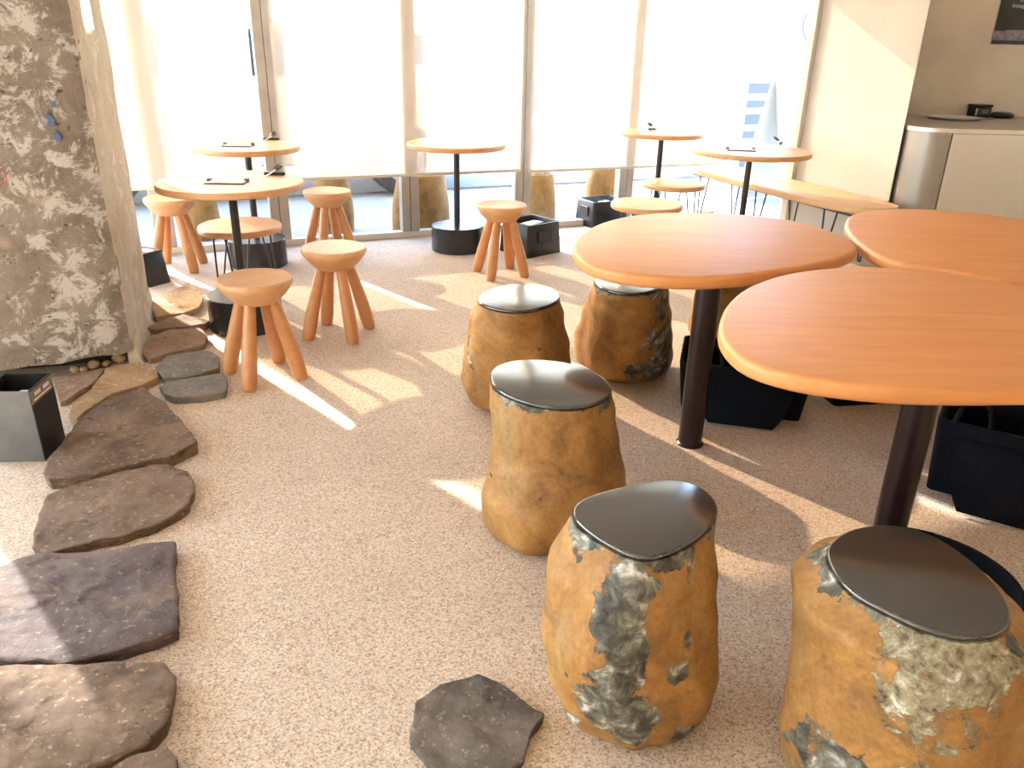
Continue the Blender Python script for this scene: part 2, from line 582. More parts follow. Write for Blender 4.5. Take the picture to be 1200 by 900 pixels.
# ------------------------------------------------------------------ the room
WA = math.atan(0.42)                                  # the window wall's bearing
wd = Vector((math.cos(WA), math.sin(WA)))             # along the windows
wi = Vector((math.sin(WA), -math.cos(WA)))            # into the room
def wpt(x):                                           # a point of the window line
    return Vector((x, 6.118 + 0.42 * x))
CN = wpt(1.80)                                        # corner with the side wall
CEIL, HEAD = 3.0, 2.6
BL = Vector((-6.0, -2.5))
W0 = wpt(-6.0)
PC = CN + wi * 1.71                                   # end of the side wall
room = [W0, CN, PC, Vector((PC.x, 6.15)), Vector((5.2, 6.15)), Vector((5.2, -2.5)), BL]

bm = bmesh.new()
fl_out = [W0 - wi * .08, CN - wi * .08, PC] + room[3:]
bm.faces.new([bm.verts.new((p.x, p.y, 0)) for p in fl_out])
ex = bmesh.ops.extrude_face_region(bm, geom=bm.faces[:])
bmesh.ops.translate(bm, vec=(0, 0, -0.05), verts=[v for v in ex['geom'] if isinstance(v, bmesh.types.BMVert)])
struct(link('floor', bm, 'floor'))
bm = bmesh.new()
bm.faces.new([bm.verts.new((p.x, p.y, CEIL)) for p in [W0 - wi * .2, CN - wi * .2 + Vector((.4, 0)), Vector((3.0, 6.4)), Vector((5.4, 6.35)), Vector((5.4, -2.7)), Vector((-6.2, -2.7))]])
ex = bmesh.ops.extrude_face_region(bm, geom=bm.faces[:])
bmesh.ops.translate(bm, vec=(0, 0, 0.12), verts=[v for v in ex['geom'] if isinstance(v, bmesh.types.BMVert)])
struct(link('ceiling', bm, 'ceiling'))

def wall(name, a, b, z0, z1, th, m, side=1):
    d = (b - a)
    l = d.length
    c = (a + b) / 2
    n = Vector((d.y, -d.x)).normalized() * side
    c = c + n * th / 2
    o = bxo(name, (0, 0, 0), (l, th, z1 - z0), m)
    o.location = (c.x, c.y, (z0 + z1) / 2)
    o.rotation_euler = (0, 0, math.atan2(d.y, d.x))
    return struct(o)
# lintel over the windows
wall('wall_lintel', W0, CN, HEAD, CEIL, 0.12, 'plaster_wall', -1)
# side wall (solid part, 0.76 .. 1.71 m from the corner) with its return
sw0 = CN + wi * 0.78
bm = bmesh.new()
po = [sw0, PC, Vector((PC.x, 6.15)), sw0 + wd * 0.16]
v0 = [Vector((p.x, p.y, 0)) for p in po]
v1 = [Vector((p.x, p.y, CEIL)) for p in po]
rings(bm, [v0, v1])
bmesh.ops.bevel(bm, geom=[e for e in bm.edges if abs(e.verts[0].co.z - e.verts[1].co.z) > 1], offset=0.012, segments=2, affect='EDGES')
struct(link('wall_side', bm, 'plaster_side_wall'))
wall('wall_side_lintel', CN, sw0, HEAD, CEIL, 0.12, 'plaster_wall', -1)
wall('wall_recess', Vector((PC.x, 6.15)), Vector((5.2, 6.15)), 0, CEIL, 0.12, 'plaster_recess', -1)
wall('wall_right', Vector((5.2, 6.27)), Vector((5.2, -2.5)), 0, CEIL, 0.12, 'plaster_wall', -1)
wall('wall_back', Vector((5.32, -2.5)), BL, 0, CEIL, 0.12, 'plaster_wall', -1)

# windows along the street
def window(name, a, b, posts, base=0.045, pane_z=(0.045, HEAD), double=True, mm='steel_mullion', depth=0.07, width=0.062):
    """a, b: ends; posts: distances from a of the uprights (centre)"""
    d = (b - a).normalized()
    ang = math.atan2(d.y, d.x)
    root = bpy.data.objects.new(name, None)
    C.objects.link(root)
    root.location = (a.x, a.y, 0)
    root.rotation_euler = (0, 0, ang)
    root['kind'] = 'structure'
    L = (b - a).length
    bxo('sill_rail', (L / 2, 0.0, base / 2), (L, depth, base), 'frame_cream', root, bev=0.004)
    bxo('head_rail', (L / 2, 0.0, HEAD - 0.03), (L, depth, 0.06), mm, root, bev=0.004)
    ps = sorted(posts)
    for p in ps:
        if double:
            for s in (-1, 1):
                bxo('mullion', (p + s * (width + 0.004) / 2, 0, (base + HEAD - 0.06) / 2), (width, depth * 1.15, HEAD - 0.06 - base), mm, root, bev=0.004)
            bxo('gasket', (p, -0.0, (base + HEAD - .06) / 2), (0.004, depth * 0.9, HEAD - .06 - base), 'gasket', root)
        else:
            bxo('mullion', (p, 0, (base + HEAD - .06) / 2), (width, depth * 1.15, HEAD - .06 - base), mm, root, bev=0.004)
    ws = (width if double else width / 2)
    edges = ([0.0] if ps[0] > 0.2 else []) + ps + ([L] if ps[-1] < L - 0.2 else [])
    for e0, e1 in zip(edges, edges[1:]):
        bm = bmesh.new()
        x0, x1 = e0 + ws, e1 - ws
        bm.faces.new([bm.verts.new(p) for p in ((x0, 0, base), (x1, 0, base), (x1, 0, HEAD - .06), (x0, 0, HEAD - .06))])
        link('pane', bm, 'glass', root)
    return root

mull_x = [-5.1, -4.15, -3.16, -2.30, -1.62, -0.775, 0.035, 0.86]
posts = [(wpt(x) - W0).length for x in mull_x]
window('window_1', W0, wpt(1.66), posts)
# end frame by the corner, then the glazed return
window('window_2', wpt(1.69), sw0, [0.03, (sw0 - wpt(1.69)).length - 0.02], double=False, mm='frame_cream', width=0.06)
# big unshaded panes on the left
window('window_3', BL, W0, [0.1, 1.6, 3.1, 4.6, (W0 - BL).length - .1], double=False, width=0.09)
wall('wall_left_lintel', BL, W0, HEAD, CEIL, 0.12, 'plaster_wall', -1)

# ------------------------------------------------------------------ outdoors
bm = bmesh.new()
box(bm, (0, 12, -0.09), (90, 70, 0.06))
g = link('ground', bm, 'ground')
struct(g)

def on_wall(x, out, z=0.0):
    p = wpt(x) - wi * out
    return (p.x, p.y, z)
road = bxo('road', (0, 0, 0), (60, 5.0, 0.02), 'tarmac')
road.location = on_wall(0, 4.6, -0.048)
road.rotation_euler = (0, 0, WA)
struct(road)
def car(loc, rz, paint, label, s=1.0, group=None):
    t = thing('car', loc, rz, label, 'car', group)
    prof = [(-2.05, .30), (-2.1, .62), (-2.02, .95), (-1.75, 1.02), (-1.25, 1.42), (-0.9, 1.50), (0.2, 1.50), (0.55, 1.42), (1.1, 1.02), (1.75, .90), (2.02, .78), (2.1, .55), (2.05, .30)]
    bm = bmesh.new()
    rs = []
    for y, k in ((-.80, .96), (-.86, 1.0), (.86, 1.0), (.80, .96)):
        rs.append([Vector((x * s * (0.5 + .5 * k), y * (1 if z < 1.03 else .86), .3 + (z - .3) * s)) for x, z in prof])
    rings(bm, rs)
    body = link('body', bm, paint, t)
    for sd in (-1, 1):
        for q in ([(-1.45, 1.06), (-1.12, 1.40), (-.35, 1.42), (-.35, 1.06)], [(-.25, 1.06), (-.25, 1.42), (.22, 1.42), (.5, 1.36), (.88, 1.06)]):
            bm = bmesh.new()
            a = [Vector((x, sd * (.868 if z < 1.1 else .745), z)) for x, z in q]
            b = [v - Vector((0, sd * .03, 0)) for v in a]
            rings(bm, [a, b])
            link('side_window', bm, 'car_glass', t)
        for wx in (-1.28, 1.3):
            bm = bmesh.new()
            lathe(bm, [(.20, -.1), (.31, -.1), (.33, -.07), (.33, .07), (.31, .1), (.20, .1)], 28)
            bmesh.ops.rotate(bm, matrix=Matrix.Rotation(rad(90), 3, 'X'), verts=bm.verts)
            w = link('wheel', bm, 'tyre', t)
            w.location = (wx, sd * .80, .33)
            bm = bmesh.new()
            lathe(bm, [(.05, -.105), (.20, -.105), (.20, .105), (.05, .105)], 24)
            bmesh.ops.rotate(bm, matrix=Matrix.Rotation(rad(90), 3, 'X'), verts=bm.verts)
            link('hub_cap', bm, 'hub', w)
        bxo('head_lamp', (2.0, sd * .6, .72), (.12, .3, .12), 'paper', t, bev=.02)
    return t
car(on_wall(-1.55, 2.75, -.04), WA, 'car_white', 'white car parked in the street behind the roller blind')
car(on_wall(1.2, 7.6, -.06), WA, 'car_blue', 'blue grey car parked in the street past the window', 0.95)

def sun_blocker():  # added out of view, only to cut off the high sun
    a, b = W0 - wi * .06, wpt(1.75) - wi * .06
    L = (b - a).length
    t = thing('sun_blocker', (a.x, a.y, 0), WA, 'pale sheet added out of view over the street windows to cut off high sun', 'sun_blocker')
    bm = bmesh.new()
    rings(bm, [[Vector((x, 0, 2.74)), Vector((x, 1.15, 2.64)), Vector((x, 1.15, 2.66)), Vector((x, 0, 2.76))] for x in (0, L)])
    link('blocker_sheet', bm, 'sign_white', t)
    bxo('front_bar', (L / 2, 1.16, 2.64), (L, .03, .05), 'steel_mullion', t)
    for k in range(6):
        bm = bmesh.new()
        tube(bm, [(.1 + k * (L - .2) / 5, .02, 2.60), (.1 + k * (L - .2) / 5, 1.14, 2.63)], .012, 8)
        link('arm', bm, 'steel_mullion', t)
sun_blocker()

# sandwich board seen through the glazed return
def board():
    p = CN - wi * 0.55 + wd * 1.05
    t = thing('sandwich_board', (p.x, p.y, -.06), WA + rad(8), 'white sandwich board on the pavement outside the side glass', 'sign')
    for s in (-1, 1):
        bm = bmesh.new()
        box(bm, (0, 0, 0), (.60, .025, 1.15), 0, .006)
        bmesh.ops.transform(bm, matrix=Matrix.Translation((0, s * .16, .57)) @ Matrix.Rotation(s * rad(14), 4, 'X'), verts=bm.verts)
        b = link('panel', bm, 'sign_white', t)
        if s < 0:
            bm = bmesh.new()
            box(bm, (.08, -.020, -.30), (.22, .008, .12))
            bmesh.ops.transform(bm, matrix=Matrix.Translation((0, s * .16, .57)) @ Matrix.Rotation(s * rad(14), 4, 'X'), verts=bm.verts)
            link('cyan_print', bm, 'sign_cyan', b)
    return t
board()

def hoarding():
    p = CN - wi * 1.9 + wd * 2.35
    t = thing('hoarding', (p.x, p.y, -.06), WA + rad(-20), 'tall white shop sign with a grey ring across the pavement', 'sign')
    bxo('panel', (0, 0, 1.25), (1.5, .12, 2.4), 'sign_white', t, bev=.01)
    for r0, r1 in ((.10, .14), (.21, .225)):
        bm = bmesh.new()
        a = [[Vector((r * math.cos(rad(150 + 240 * i / 30)), y, r * math.sin(rad(150 + 240 * i / 30)))) for i in range(31)] for r, y in ((r0, 0), (r1, 0), (r1, .01), (r0, .01))]
        vv = [[bm.verts.new(q) for q in row] for row in a]
        for k in range(4):
            for i in range(30):
                bm.faces.new((vv[k][i], vv[k][i + 1], vv[(k + 1) % 4][i + 1], vv[(k + 1) % 4][i]))
        o = link('ring_mark', bm, 'sign_grey', t)
        o.location = (.05, -.072, 1.62)
    return t
hoarding()
def bench_out():
    p = CN - wi * 1.5 + wd * 1.33
    t = thing('slatted_crate_rack', (p.x, p.y, -.06), WA, 'blue slatted rack standing on the pavement outside', 'rack')
    for sx in (-.22, .22):
        bxo('upright', (sx, 0, .55), (.04, .3, 1.1), 'sign_white', t)
    for k in range(7):
        bxo('slat', (0, -.13, .1 + k * .15), (.42, .02, .07 if k % 2 else .1), 'slat_blue', t)
    return t
bench_out()

# ------------------------------------------------------------------ roller blinds
def blind(x0, x1, zb, label):
    a, b = wpt(x0) + wi * .085, wpt(x1) + wi * .085
    L = (b - a).length
    t = thing('roller_blind', (a.x, a.y, 0), WA, label, 'blind')
    bm = bmesh.new()
    bm.faces.new([bm.verts.new(p) for p in ((0, 0, zb), (L, 0, zb), (L, 0, HEAD + .02), (0, 0, HEAD + .02))])
    link('fabric', bm, 'blind', t)
    bm = bmesh.new()
    box(bm, (L / 2, 0, zb), (L, .016, .022), 0, .004)
    link('bottom_bar', bm, 'frame_cream', t)
    bm = bmesh.new()
    lathe(bm, [(.03, 0), (.03, L)], 20)
    bmesh.ops.rotate(bm, matrix=Matrix.Rotation(rad(90), 3, 'Y'), verts=bm.verts)
    o = link('roller', bm, 'frame_cream', t, True)
    o.location = (0, 0, HEAD + .05)
blind(-2.72, -1.705, 0.44, 'translucent roller blind beside the rough concrete column')
blind(-1.585, -0.005, 0.457, 'wide translucent roller blind with the white car behind it')
blind(0.055, 1.63, 0.445, 'translucent roller blind ending at the glazed corner')

# ------------------------------------------------------------------ concrete column
CA = rad(19)
CC = at(157, 413, .07).to_2d()                   # front right corner
def column():
    t = thing('concrete_column', (CC.x, CC.y, 0), CA, 'rough weathered concrete column with plaster remains beside the stepping stones', 'column')
    W, D = .79, .86
    # perimeter points: local x in [-W, 0], y in [0, D]
    per = []
    n = 26
    SH = math.tan(rad(11))                    # the front is not quite square to the side
    for i in range(n): per.append((-W + W * i / n, 0.0, 0))
    for i in range(n): per.append((0.0, D * i / n, 1))
    for i in range(n): per.append((-W * i / n, D, 0))
    for i in range(n): per.append((-W, D - D * i / n, 0))
    bm = bmesh.new()
    zs = [.075 + (CEIL - .08) * k / 70 for k in range(71)]
    rs = []
    for z in zs:
        r = []
        for x, y, s in per:
            p = Vector((x, y, z))
            k = noise.fractal(p * 5, 1.0, 2.0, 4) * .010
            edge = min(abs(x), abs(y)) if s in (0, 1) else 1
            corner = math.exp(-((x * x + y * y) / .0016)) * (.010 + .022 * abs(noise.noise(Vector((0, 0, z * 7)))))
            c = Vector((-W / 2, D / 2, 0))
            d = Vector((x, y, 0)) - c
            d.normalize()
            zz = z
            if z < .08:
                zz = z + .012 * noise.noise(Vector((x * 9, y * 9, 0)))
            r.append(Vector((x + d.x * (k - corner), y + d.y * (k - corner) + x * SH, zz)))
        rs.append(r)
    rings(bm, rs)
    bm.faces.ensure_lookup_table()
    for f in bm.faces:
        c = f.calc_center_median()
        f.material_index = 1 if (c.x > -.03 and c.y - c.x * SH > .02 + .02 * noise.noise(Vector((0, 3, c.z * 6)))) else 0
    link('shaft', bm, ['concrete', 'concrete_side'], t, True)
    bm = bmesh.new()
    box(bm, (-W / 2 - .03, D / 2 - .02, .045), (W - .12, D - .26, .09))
    link('plinth', bm, 'plinth_shade', t)
    # plaster skirt flowing to the floor on the bright side
    bm = bmesh.new()
    rs = []
    for k in range(14):
        y = .03 + .82 * k / 13
        w = .035 + .02 * noise.noise(Vector((k * .7, 0, 0)))
        rs.append([Vector((-.03, y, -.005)), Vector((w, y, -.005)), Vector((w * .35, y, .04)), Vector((.004, y, .12 + .03 * noise.noise(Vector((k, 1, 0))))), Vector((-.03, y, .12))])
    rings(bm, rs)
    link('plaster_skirt', bm, 'concrete_side', t, True)
    # recessed light strip in the bright side
    bm = bmesh.new()
    box(bm, (.006, .335, 2.03), (.014, .115, 1.36))
    tag(link('light_strip', bm, 'led', t), 'white upright light strip')
    # marks on the front face
    bm = bmesh.new()
    for k in range(20):
        if k in (4, 5, 13):
            continue
        a0, a1 = 2 * math.pi * k / 20, 2 * math.pi * (k + 1) / 20
        tube(bm, [(.022 * math.cos(a0), 0, .028 * math.sin(a0)), (.022 * math.cos(a1), 0, .028 * math.sin(a1))], .0022, 5)
    o = link('chalk_ring', bm, 'chalk_red', t)
    o.location = (-.335, -.335 * .194 - .012, .84)
    o.rotation_euler = (0, 0, rad(11))
    for k, (zz, ss) in enumerate(((1.035, .020), (.975, .017), (1.09, .011))):
        bm = bmesh.new()
        pts = [Vector((ss * (1 + .9 * noise.noise(Vector((i * .77, k + .3, 0)))) * .6 * math.cos(i * .262), ss * (1 + .9 * noise.noise(Vector((i * .77, k + .3, 0)))) * math.sin(i * .262))) for i in range(24)]
        rings(bm, [[Vector((p.x, -.008, p.y)) for p in pts], [Vector((p.x, .01, p.y)) for p in pts]])
        o = link('paint_mark', bm, 'paint_blue', t)
        o.location = (-.135 + .01 * k, -.135 * .194 - .008, zz)
        o.rotation_euler = (0, 0, rad(11))
column()
for k, (px, py, r) in enumerate([(88, 431, .022), (110, 427, .028), (140, 419, .032), (98, 430, .018), (124, 424, .02), (155, 414, .026)]):
    p = at(px, py, .02)
    bm = bmesh.new()
    bmesh.ops.create_icosphere(bm, subdivisions=2, radius=r)
    for v in bm.verts:
        v.co *= 1 + .25 * noise.noise(v.co * 40 + Vector((k, 0, 0)))
        v.co.z *= .75
    o = link('pebble', bm, 'pebble', None, 'all')
    o.location = (p.x, p.y, r * .7)
    tag(o, 'small rounded pebble in the dark gap under the concrete column', 'pebble', 'pebbles under the column')

# ------------------------------------------------------------------ stepping slabs let into the floor
def slab(px, h, m, label, tilt=0.0, rough=.006, group=None):
    pts = [at(x, y, h) for x, y in px]
    o2 = smooth_poly([(p.x, p.y) for p in pts], 110, 0)
    c = centroid(o2)
    bm = bmesh.new()
    rs = []
    sd = random.random() * 50
    def nz(p, amp, f):
        return amp * noise.fractal(Vector((p.x * f, p.y * f, sd)), 1.0, 2.0, 4)
    def ring(k, z, wob, top=True):
        r = []
        for i, p in enumerate(o2):
            d = p - c
            q = c + d * (k + wob * noise.fractal(Vector((p.x * 16, p.y * 16, sd + 9)), 1.0, 2.0, 3))
            lay = noise.fractal(Vector((q.x * 5 + sd, q.y * 9, sd)), 1.0, 2.0, 4) * 2.2
            lay = (math.floor(lay) + min(1, (lay - math.floor(lay)) * 3.0)) * rough * .5
            zz = z + (nz(q, rough * .5, 16) + lay + tilt * (q.x - c.x) if top else 0)
            r.append(Vector((q.x - c.x, q.y - c.y, zz)))
        return r
    rs.append(ring(.99, -.01, .03, False))
    rs.append(ring(.995, h * .35, .045, False))
    rs.append(ring(1.0, h * .55, .03, False))
    rs.append(ring(1.005, h * .92, .035))
    for k in (.985, .95, .91, .87, .83, .79, .75, .71, .67, .63, .59, .55, .51, .47, .43, .39, .35, .31, .27, .23, .19, .15, .11, .07):
        rs.append(ring(k, h, .03 * k))
    rings(bm, rs)
    o = link('stepping_stone', bm, m, None, True)
    o.location = (c.x, c.y, 0)
    tag(o, label, 'stone', group)
    return o
slab([(-70, 670), (0, 665), (20, 655), (50, 648), (120, 645), (207, 633), (205, 655), (207, 700), (209, 737), (180, 748), (140, 762), (70, 775), (0, 773), (-70, 780)], .036, 'slab_purple', 'large purple grey slate slab with a straight broken edge')
slab([(37, 640), (45, 605), (55, 580), (85, 568), (150, 550), (195, 545), (220, 553), (229, 568), (222, 590), (200, 605), (170, 618), (130, 630), (90, 638), (60, 646)], .032, 'slab_brown', 'oval brown slab between the purple slate and the angular slab')
slab([(50, 552), (62, 530), (85, 500), (105, 480), (130, 464), (167, 453), (190, 470), (213, 493), (231, 520), (200, 534), (150, 543), (105, 556), (58, 562)], .042, 'slab_brown', 'angular brown slab with white flecks beside the black metal bin', .02)
slab([(128, 430), (150, 426), (172, 425), (187, 440), (165, 451), (130, 461), (105, 477), (90, 492), (80, 490), (84, 476), (105, 458)], .034, 'slab_ochre', 'sandy ochre slab in front of the column corner')
slab([(62, 444), (95, 435), (122, 431), (114, 445), (96, 457), (77, 470), (70, 471)], .022, 'slab_tan', 'flat pinkish tan slab between bin and column')
slab([(-80, 800), (0, 778), (60, 778), (140, 775), (190, 776), (206, 790), (203, 815), (195, 848), (170, 874), (125, 892), (60, 925), (-80, 960)], .036, 'slab_brown', 'layered brown slab striped with sunlight below the purple slate', 0, .006)
slab([(120, 905), (150, 888), (195, 876), (208, 890), (206, 950), (130, 960)], .03, 'slab_brown', 'small brown slab at the foot of the layered slab')
slab([(176, 352), (195, 343), (222, 332), (236, 343), (238, 352), (233, 359), (215, 366), (182, 371), (177, 360)], .035, 'slab_ochre', 'ochre slab next to the black bin behind the column')
slab([(176, 381), (200, 373), (215, 369), (232, 372), (245, 375), (240, 381), (225, 383), (185, 385), (173, 385)], .03, 'slab_tan', 'thin pale slab catching the sun between two slabs by the column')
slab([(168, 407), (180, 392), (200, 386), (235, 386), (243, 394), (240, 402), (220, 408), (195, 414), (175, 419), (166, 414)], .032, 'slab_tan', 'reddish tan slab along the bright side of the column')
slab([(182, 430), (195, 417), (220, 412), (246, 412), (257, 420), (257, 430), (242, 435), (215, 441), (190, 442)], .032, 'slab_grey', 'rounded grey slab beside the front wooden stool')
slab([(186, 452), (198, 446), (220, 443), (262, 437), (267, 446), (263, 459), (235, 464), (203, 466), (192, 460)], .03, 'slab_grey', 'long grey slab touching the angular brown slab')
slab([(480, 868), (487, 822), (517, 803), (560, 790), (590, 803), (610, 820), (640, 836), (622, 860), (614, 890), (580, 912), (530, 912), (502, 892)], .022, 'slab_dark', 'dark hexagonal stone set alone in the sandy floor', 0, .006)

# ------------------------------------------------------------------ stone stools
def stone_stool(top_px, ztop, levels, base, m, label, ratio=.95, seed=0, group=None, amp=.009, spots=None):
    """top_px: outline of the polished top; levels: (z, left px, right px); base: floor centre px"""
    T = smooth_poly([at(x, y, ztop).to_2d() for x, y in top_px], 72, 2)
    c = centroid(T)
    b = at(*base).to_2d()
    n = 72
    Tn = sorted(((math.atan2((p - c).y, (p - c).x), (p - c).length) for p in T))
    def rad_at(a):
        for i in range(n):
            a0, r0 = Tn[i - 1]
            a1, r1 = Tn[i]
            if i == 0:
                a0 -= 2 * math.pi
            if a0 <= a <= a1:
                return r0 + (r1 - r0) * (a - a0) / max(1e-9, a1 - a0)
        a0, r0 = Tn[-1]; a1, r1 = Tn[0]
        return r0 + (r1 - r0) * (a - a0) / max(1e-9, a1 + 2 * math.pi - a0)
    angs = [-math.pi + 2 * math.pi * (i + .5) / n for i in range(n)]
    tr = [rad_at(a) for a in angs]
    hwT = (max(p.x for p in T) - min(p.x for p in T)) / 2
    mean = sum(tr) / n
    # level list with measured half widths
    lv = [(ztop - .012, c, hwT, 1.0)]
    for z, xl, xr in levels:
        k = z / ztop
        ax = b.lerp(c, k)
        py = proj((ax.x, ax.y, z))[1]
        A, B = at(xl, py, z), at(xr, py, z)
        lv.append((z, Vector(((A.x + B.x) / 2, ax.y)), (B.x - A.x) / 2, max(0, k - .25)))
    lv.sort(key=lambda q: q[0])
    def interp(z):
        if z <= lv[0][0]: return lv[0]
        for p, q in zip(lv, lv[1:]):
            if p[0] <= z <= q[0]:
                f = (z - p[0]) / (q[0] - p[0])
                f = f * f * (3 - 2 * f)
                return (z, p[1].lerp(q[1], f), p[2] + (q[2] - p[2]) * f, p[3] + (q[3] - p[3]) * f)
        return lv[-1]
    K = 34
    rs = []
    for k in range(K + 1):
        z = (ztop - .012) * k / K
        _, cc, hw, w = interp(z)
        row = []
        foot = 1.0 - .10 * math.exp(-z / .02)
        for i, a in enumerate(angs):
            shape = w * tr[i] / hwT + (1 - w) * (1.0 + .05 * math.cos(3 * a + seed) + .03 * math.cos(5 * a + 2 * seed)) * (1.0 if True else 0)
            sy = 1.0 if w > .9 else (w + (1 - w) * ratio)
            p3 = Vector((math.cos(a) * 2.2, math.sin(a) * 2.2, z * 5)) + Vector((seed * 7.3, 0, 0))
            fade = min(1, (ztop - z) / .06)
            dn = amp * fade * (noise.fractal(p3, 1.0, 2.0, 5) + .8 * (abs(noise.noise(p3 * .8)) - .25))
            r = (hw * shape + dn) * foot
            row.append(Vector((cc.x + math.cos(a) * r - c.x, cc.y + math.sin(a) * r * sy - c.y, z)))
        rs.append(row)
    t = thing('stone_stool', (c.x, c.y, 0), 0, label, 'stool', group)
    if spots:
        def loc(q):
            out = []
            for x, y, r in q:
                d = ray(x, y)
                # front of the stone along this sight line
                cc = c.lerp(b, .5)
                e = d.to_2d()
                f = -cc
                A_, B_, C_ = e.dot(e), 2 * e.dot(f), f.dot(f) - (hwT * 1.05) ** 2
                ds = B_ * B_ - 4 * A_ * C_
                k_ = (-B_ - math.sqrt(max(0, ds))) / (2 * A_)
                out.append((d.x * k_ - c.x, d.y * k_ - c.y, H + d.z * k_, r))
            return out
        m = ochre_mat('ochre_spotted', spots.get('gth', .66), spots.get('dark', 1.0), loc(spots.get('grey', ())), loc(spots.get('pale', ())))
    bm = bmesh.new()
    rings(bm, rs)
    link('stone_body', bm, m, t, True)
    bm = bmesh.new()
    top = [Vector((math.cos(a) * r, math.sin(a) * r)) for a, r in zip(angs, tr)]
    slab_top(bm, [p * .985 for p in top], ztop - .013, ztop, .006)
    tag(link('polished_top', bm, 'polished', t, True), 'polished dark grey sawn top')
    return t

ZT = .48
stone_stool([(668, 596), (680, 583), (715, 572), (765, 562), (800, 561), (825, 570), (841, 586), (843, 600), (830, 622), (800, 642), (765, 654), (740, 652), (705, 634), (675, 612)], ZT,
            [(.36, 641, 843), (.24, 634, 838), (.14, 643, 833), (.06, 658, 822), (.0, 684, 800)], (739, 838), 'ochre_mid',
            'barrel shaped stone stool with grey scars beside the dark hexagonal floor stone', seed=1, spots={'gth': .645, 'grey': [(715, 630, .03), (733, 655, .045), (735, 690, .045), (722, 725, .05), (730, 755, .045), (722, 785, .045), (715, 820, .055), (738, 845, .045), (663, 690, .02), (675, 838, .022), (797, 792, .022), (800, 862, .03), (700, 600, .018), (812, 655, .014)]})
stone_stool([(572, 440), (578, 428), (605, 420), (650, 421), (690, 430), (712, 444), (720, 456), (708, 469), (685, 477), (650, 478), (610, 470), (580, 456)], ZT,
            [(.40, 573, 722), (.30, 578, 726), (.20, 574, 731), (.12, 568, 733), (.05, 568, 725), (0, 574, 708)], (641, 620), 'ochre_clean',
            'clean ochre stone stool with a narrowed waist in the middle of the row', seed=2)
stone_stool([(556, 352), (565, 341), (590, 333), (625, 331), (650, 337), (659, 346), (650, 356), (625, 363), (600, 365), (572, 360)], ZT,
            [(.40, 551, 663), (.25, 544, 669), (.10, 542, 672), (.04, 548, 672), (0, 556, 668)], (611, 470), 'ochre_clean',
            'ochre stone stool with a pale shiny top nearest the wooden stools', seed=3)
stone_stool([(966, 652), (972, 632), (1000, 616), (1050, 612), (1095, 625), (1140, 655), (1175, 690), (1190, 722), (1180, 742), (1140, 750), (1090, 740), (1035, 715), (990, 690)], ZT,
            [(.42, 941, 1192), (.34, 942, 1192), (.24, 935, 1187), (.14, 926, 1180), (.05, 925, 1172), (0, 935, 1165)], (1054, 915), 'ochre_dark',
            'wide ochre stone stool with pale lichen patches and a blackish top', seed=4.4, spots={'gth': .66, 'pale': [(1060, 765, .045), (1090, 785, .07), (1130, 775, .06), (1095, 835, .06), (1080, 870, .05), (1000, 845, .035)], 'grey': [(975, 865, .06), (1005, 885, .07), (960, 890, .05), (1010, 850, .03), (985, 690, .02), (1172, 775, .02), (1185, 755, .018)]})
stone_stool([(692, 330), (705, 316), (735, 311), (765, 314), (782, 326), (780, 336), (750, 345), (715, 342)], ZT,
            [(.40, 689, 784), (.28, 682, 787), (.16, 675, 788), (.06, 674, 789), (0, 684, 782)], (734, 432), 'ochre_dark',
            'half ochre half black stone stool tucked under the rounded table', seed=5.2, amp=.008, spots={'gth': .70, 'grey': [(768, 350, .07), (770, 390, .075), (772, 425, .07), (745, 440, .04), (755, 370, .04)]})
stone_stool([(820, 318), (835, 308), (865, 308), (885, 316), (880, 328), (850, 333), (828, 328)], ZT,
            [(.3, 812, 890), (.1, 806, 896), (0, 812, 890)], (852, 402), 'ochre_clean',
            'ochre stone stool hidden behind the dark table post', seed=6.1)

def outdoor_stone(px, base, hgt, wpx, label, seed, group='ochre stones outside the windows'):
    b = at(*base, -.02)
    px0, px1 = wpx
    r = (at(px1, base[1]).x - at(px0, base[1]).x) / 2
    bm = bmesh.new()
    rs = []
    for k in range(15):
        z = hgt * k / 14
        w = r * (1.0 - .22 * (k / 14) ** 2) * (.72 if k == 14 else 1)
        rs.append([Vector((math.cos(a) * w * (1 + .10 * noise.noise(Vector((math.cos(a), math.sin(a) + seed, z * 3)))), math.sin(a) * w * .9, z)) for a in [2 * math.pi * i / 28 for i in range(28)]])
    rings(bm, rs)
    o = link('outdoor_stone', bm, 'ochre_out', None, True)
    o.location = (b.x, b.y, -.06)
    tag(o, label, 'stone', group)
outdoor_stone(None, (494, 265), .48, (460, 528), 'ochre stone standing outside behind a steel mullion', 1)
outdoor_stone(None, (236, 272), .52, (214, 263), 'ochre stone outside behind the small tables by the column', 2)
outdoor_stone(None, (392, 264), .50, (366, 413), 'ochre stone outside behind the wooden stool at the window', 3)
outdoor_stone(None, (630, 250), .40, (608, 650), 'slim ochre stone outside between the two blinds', 4)
outdoor_stone(None, (706, 246), .45, (684, 730), 'rounded pale ochre stone outside behind the black basket', 5)

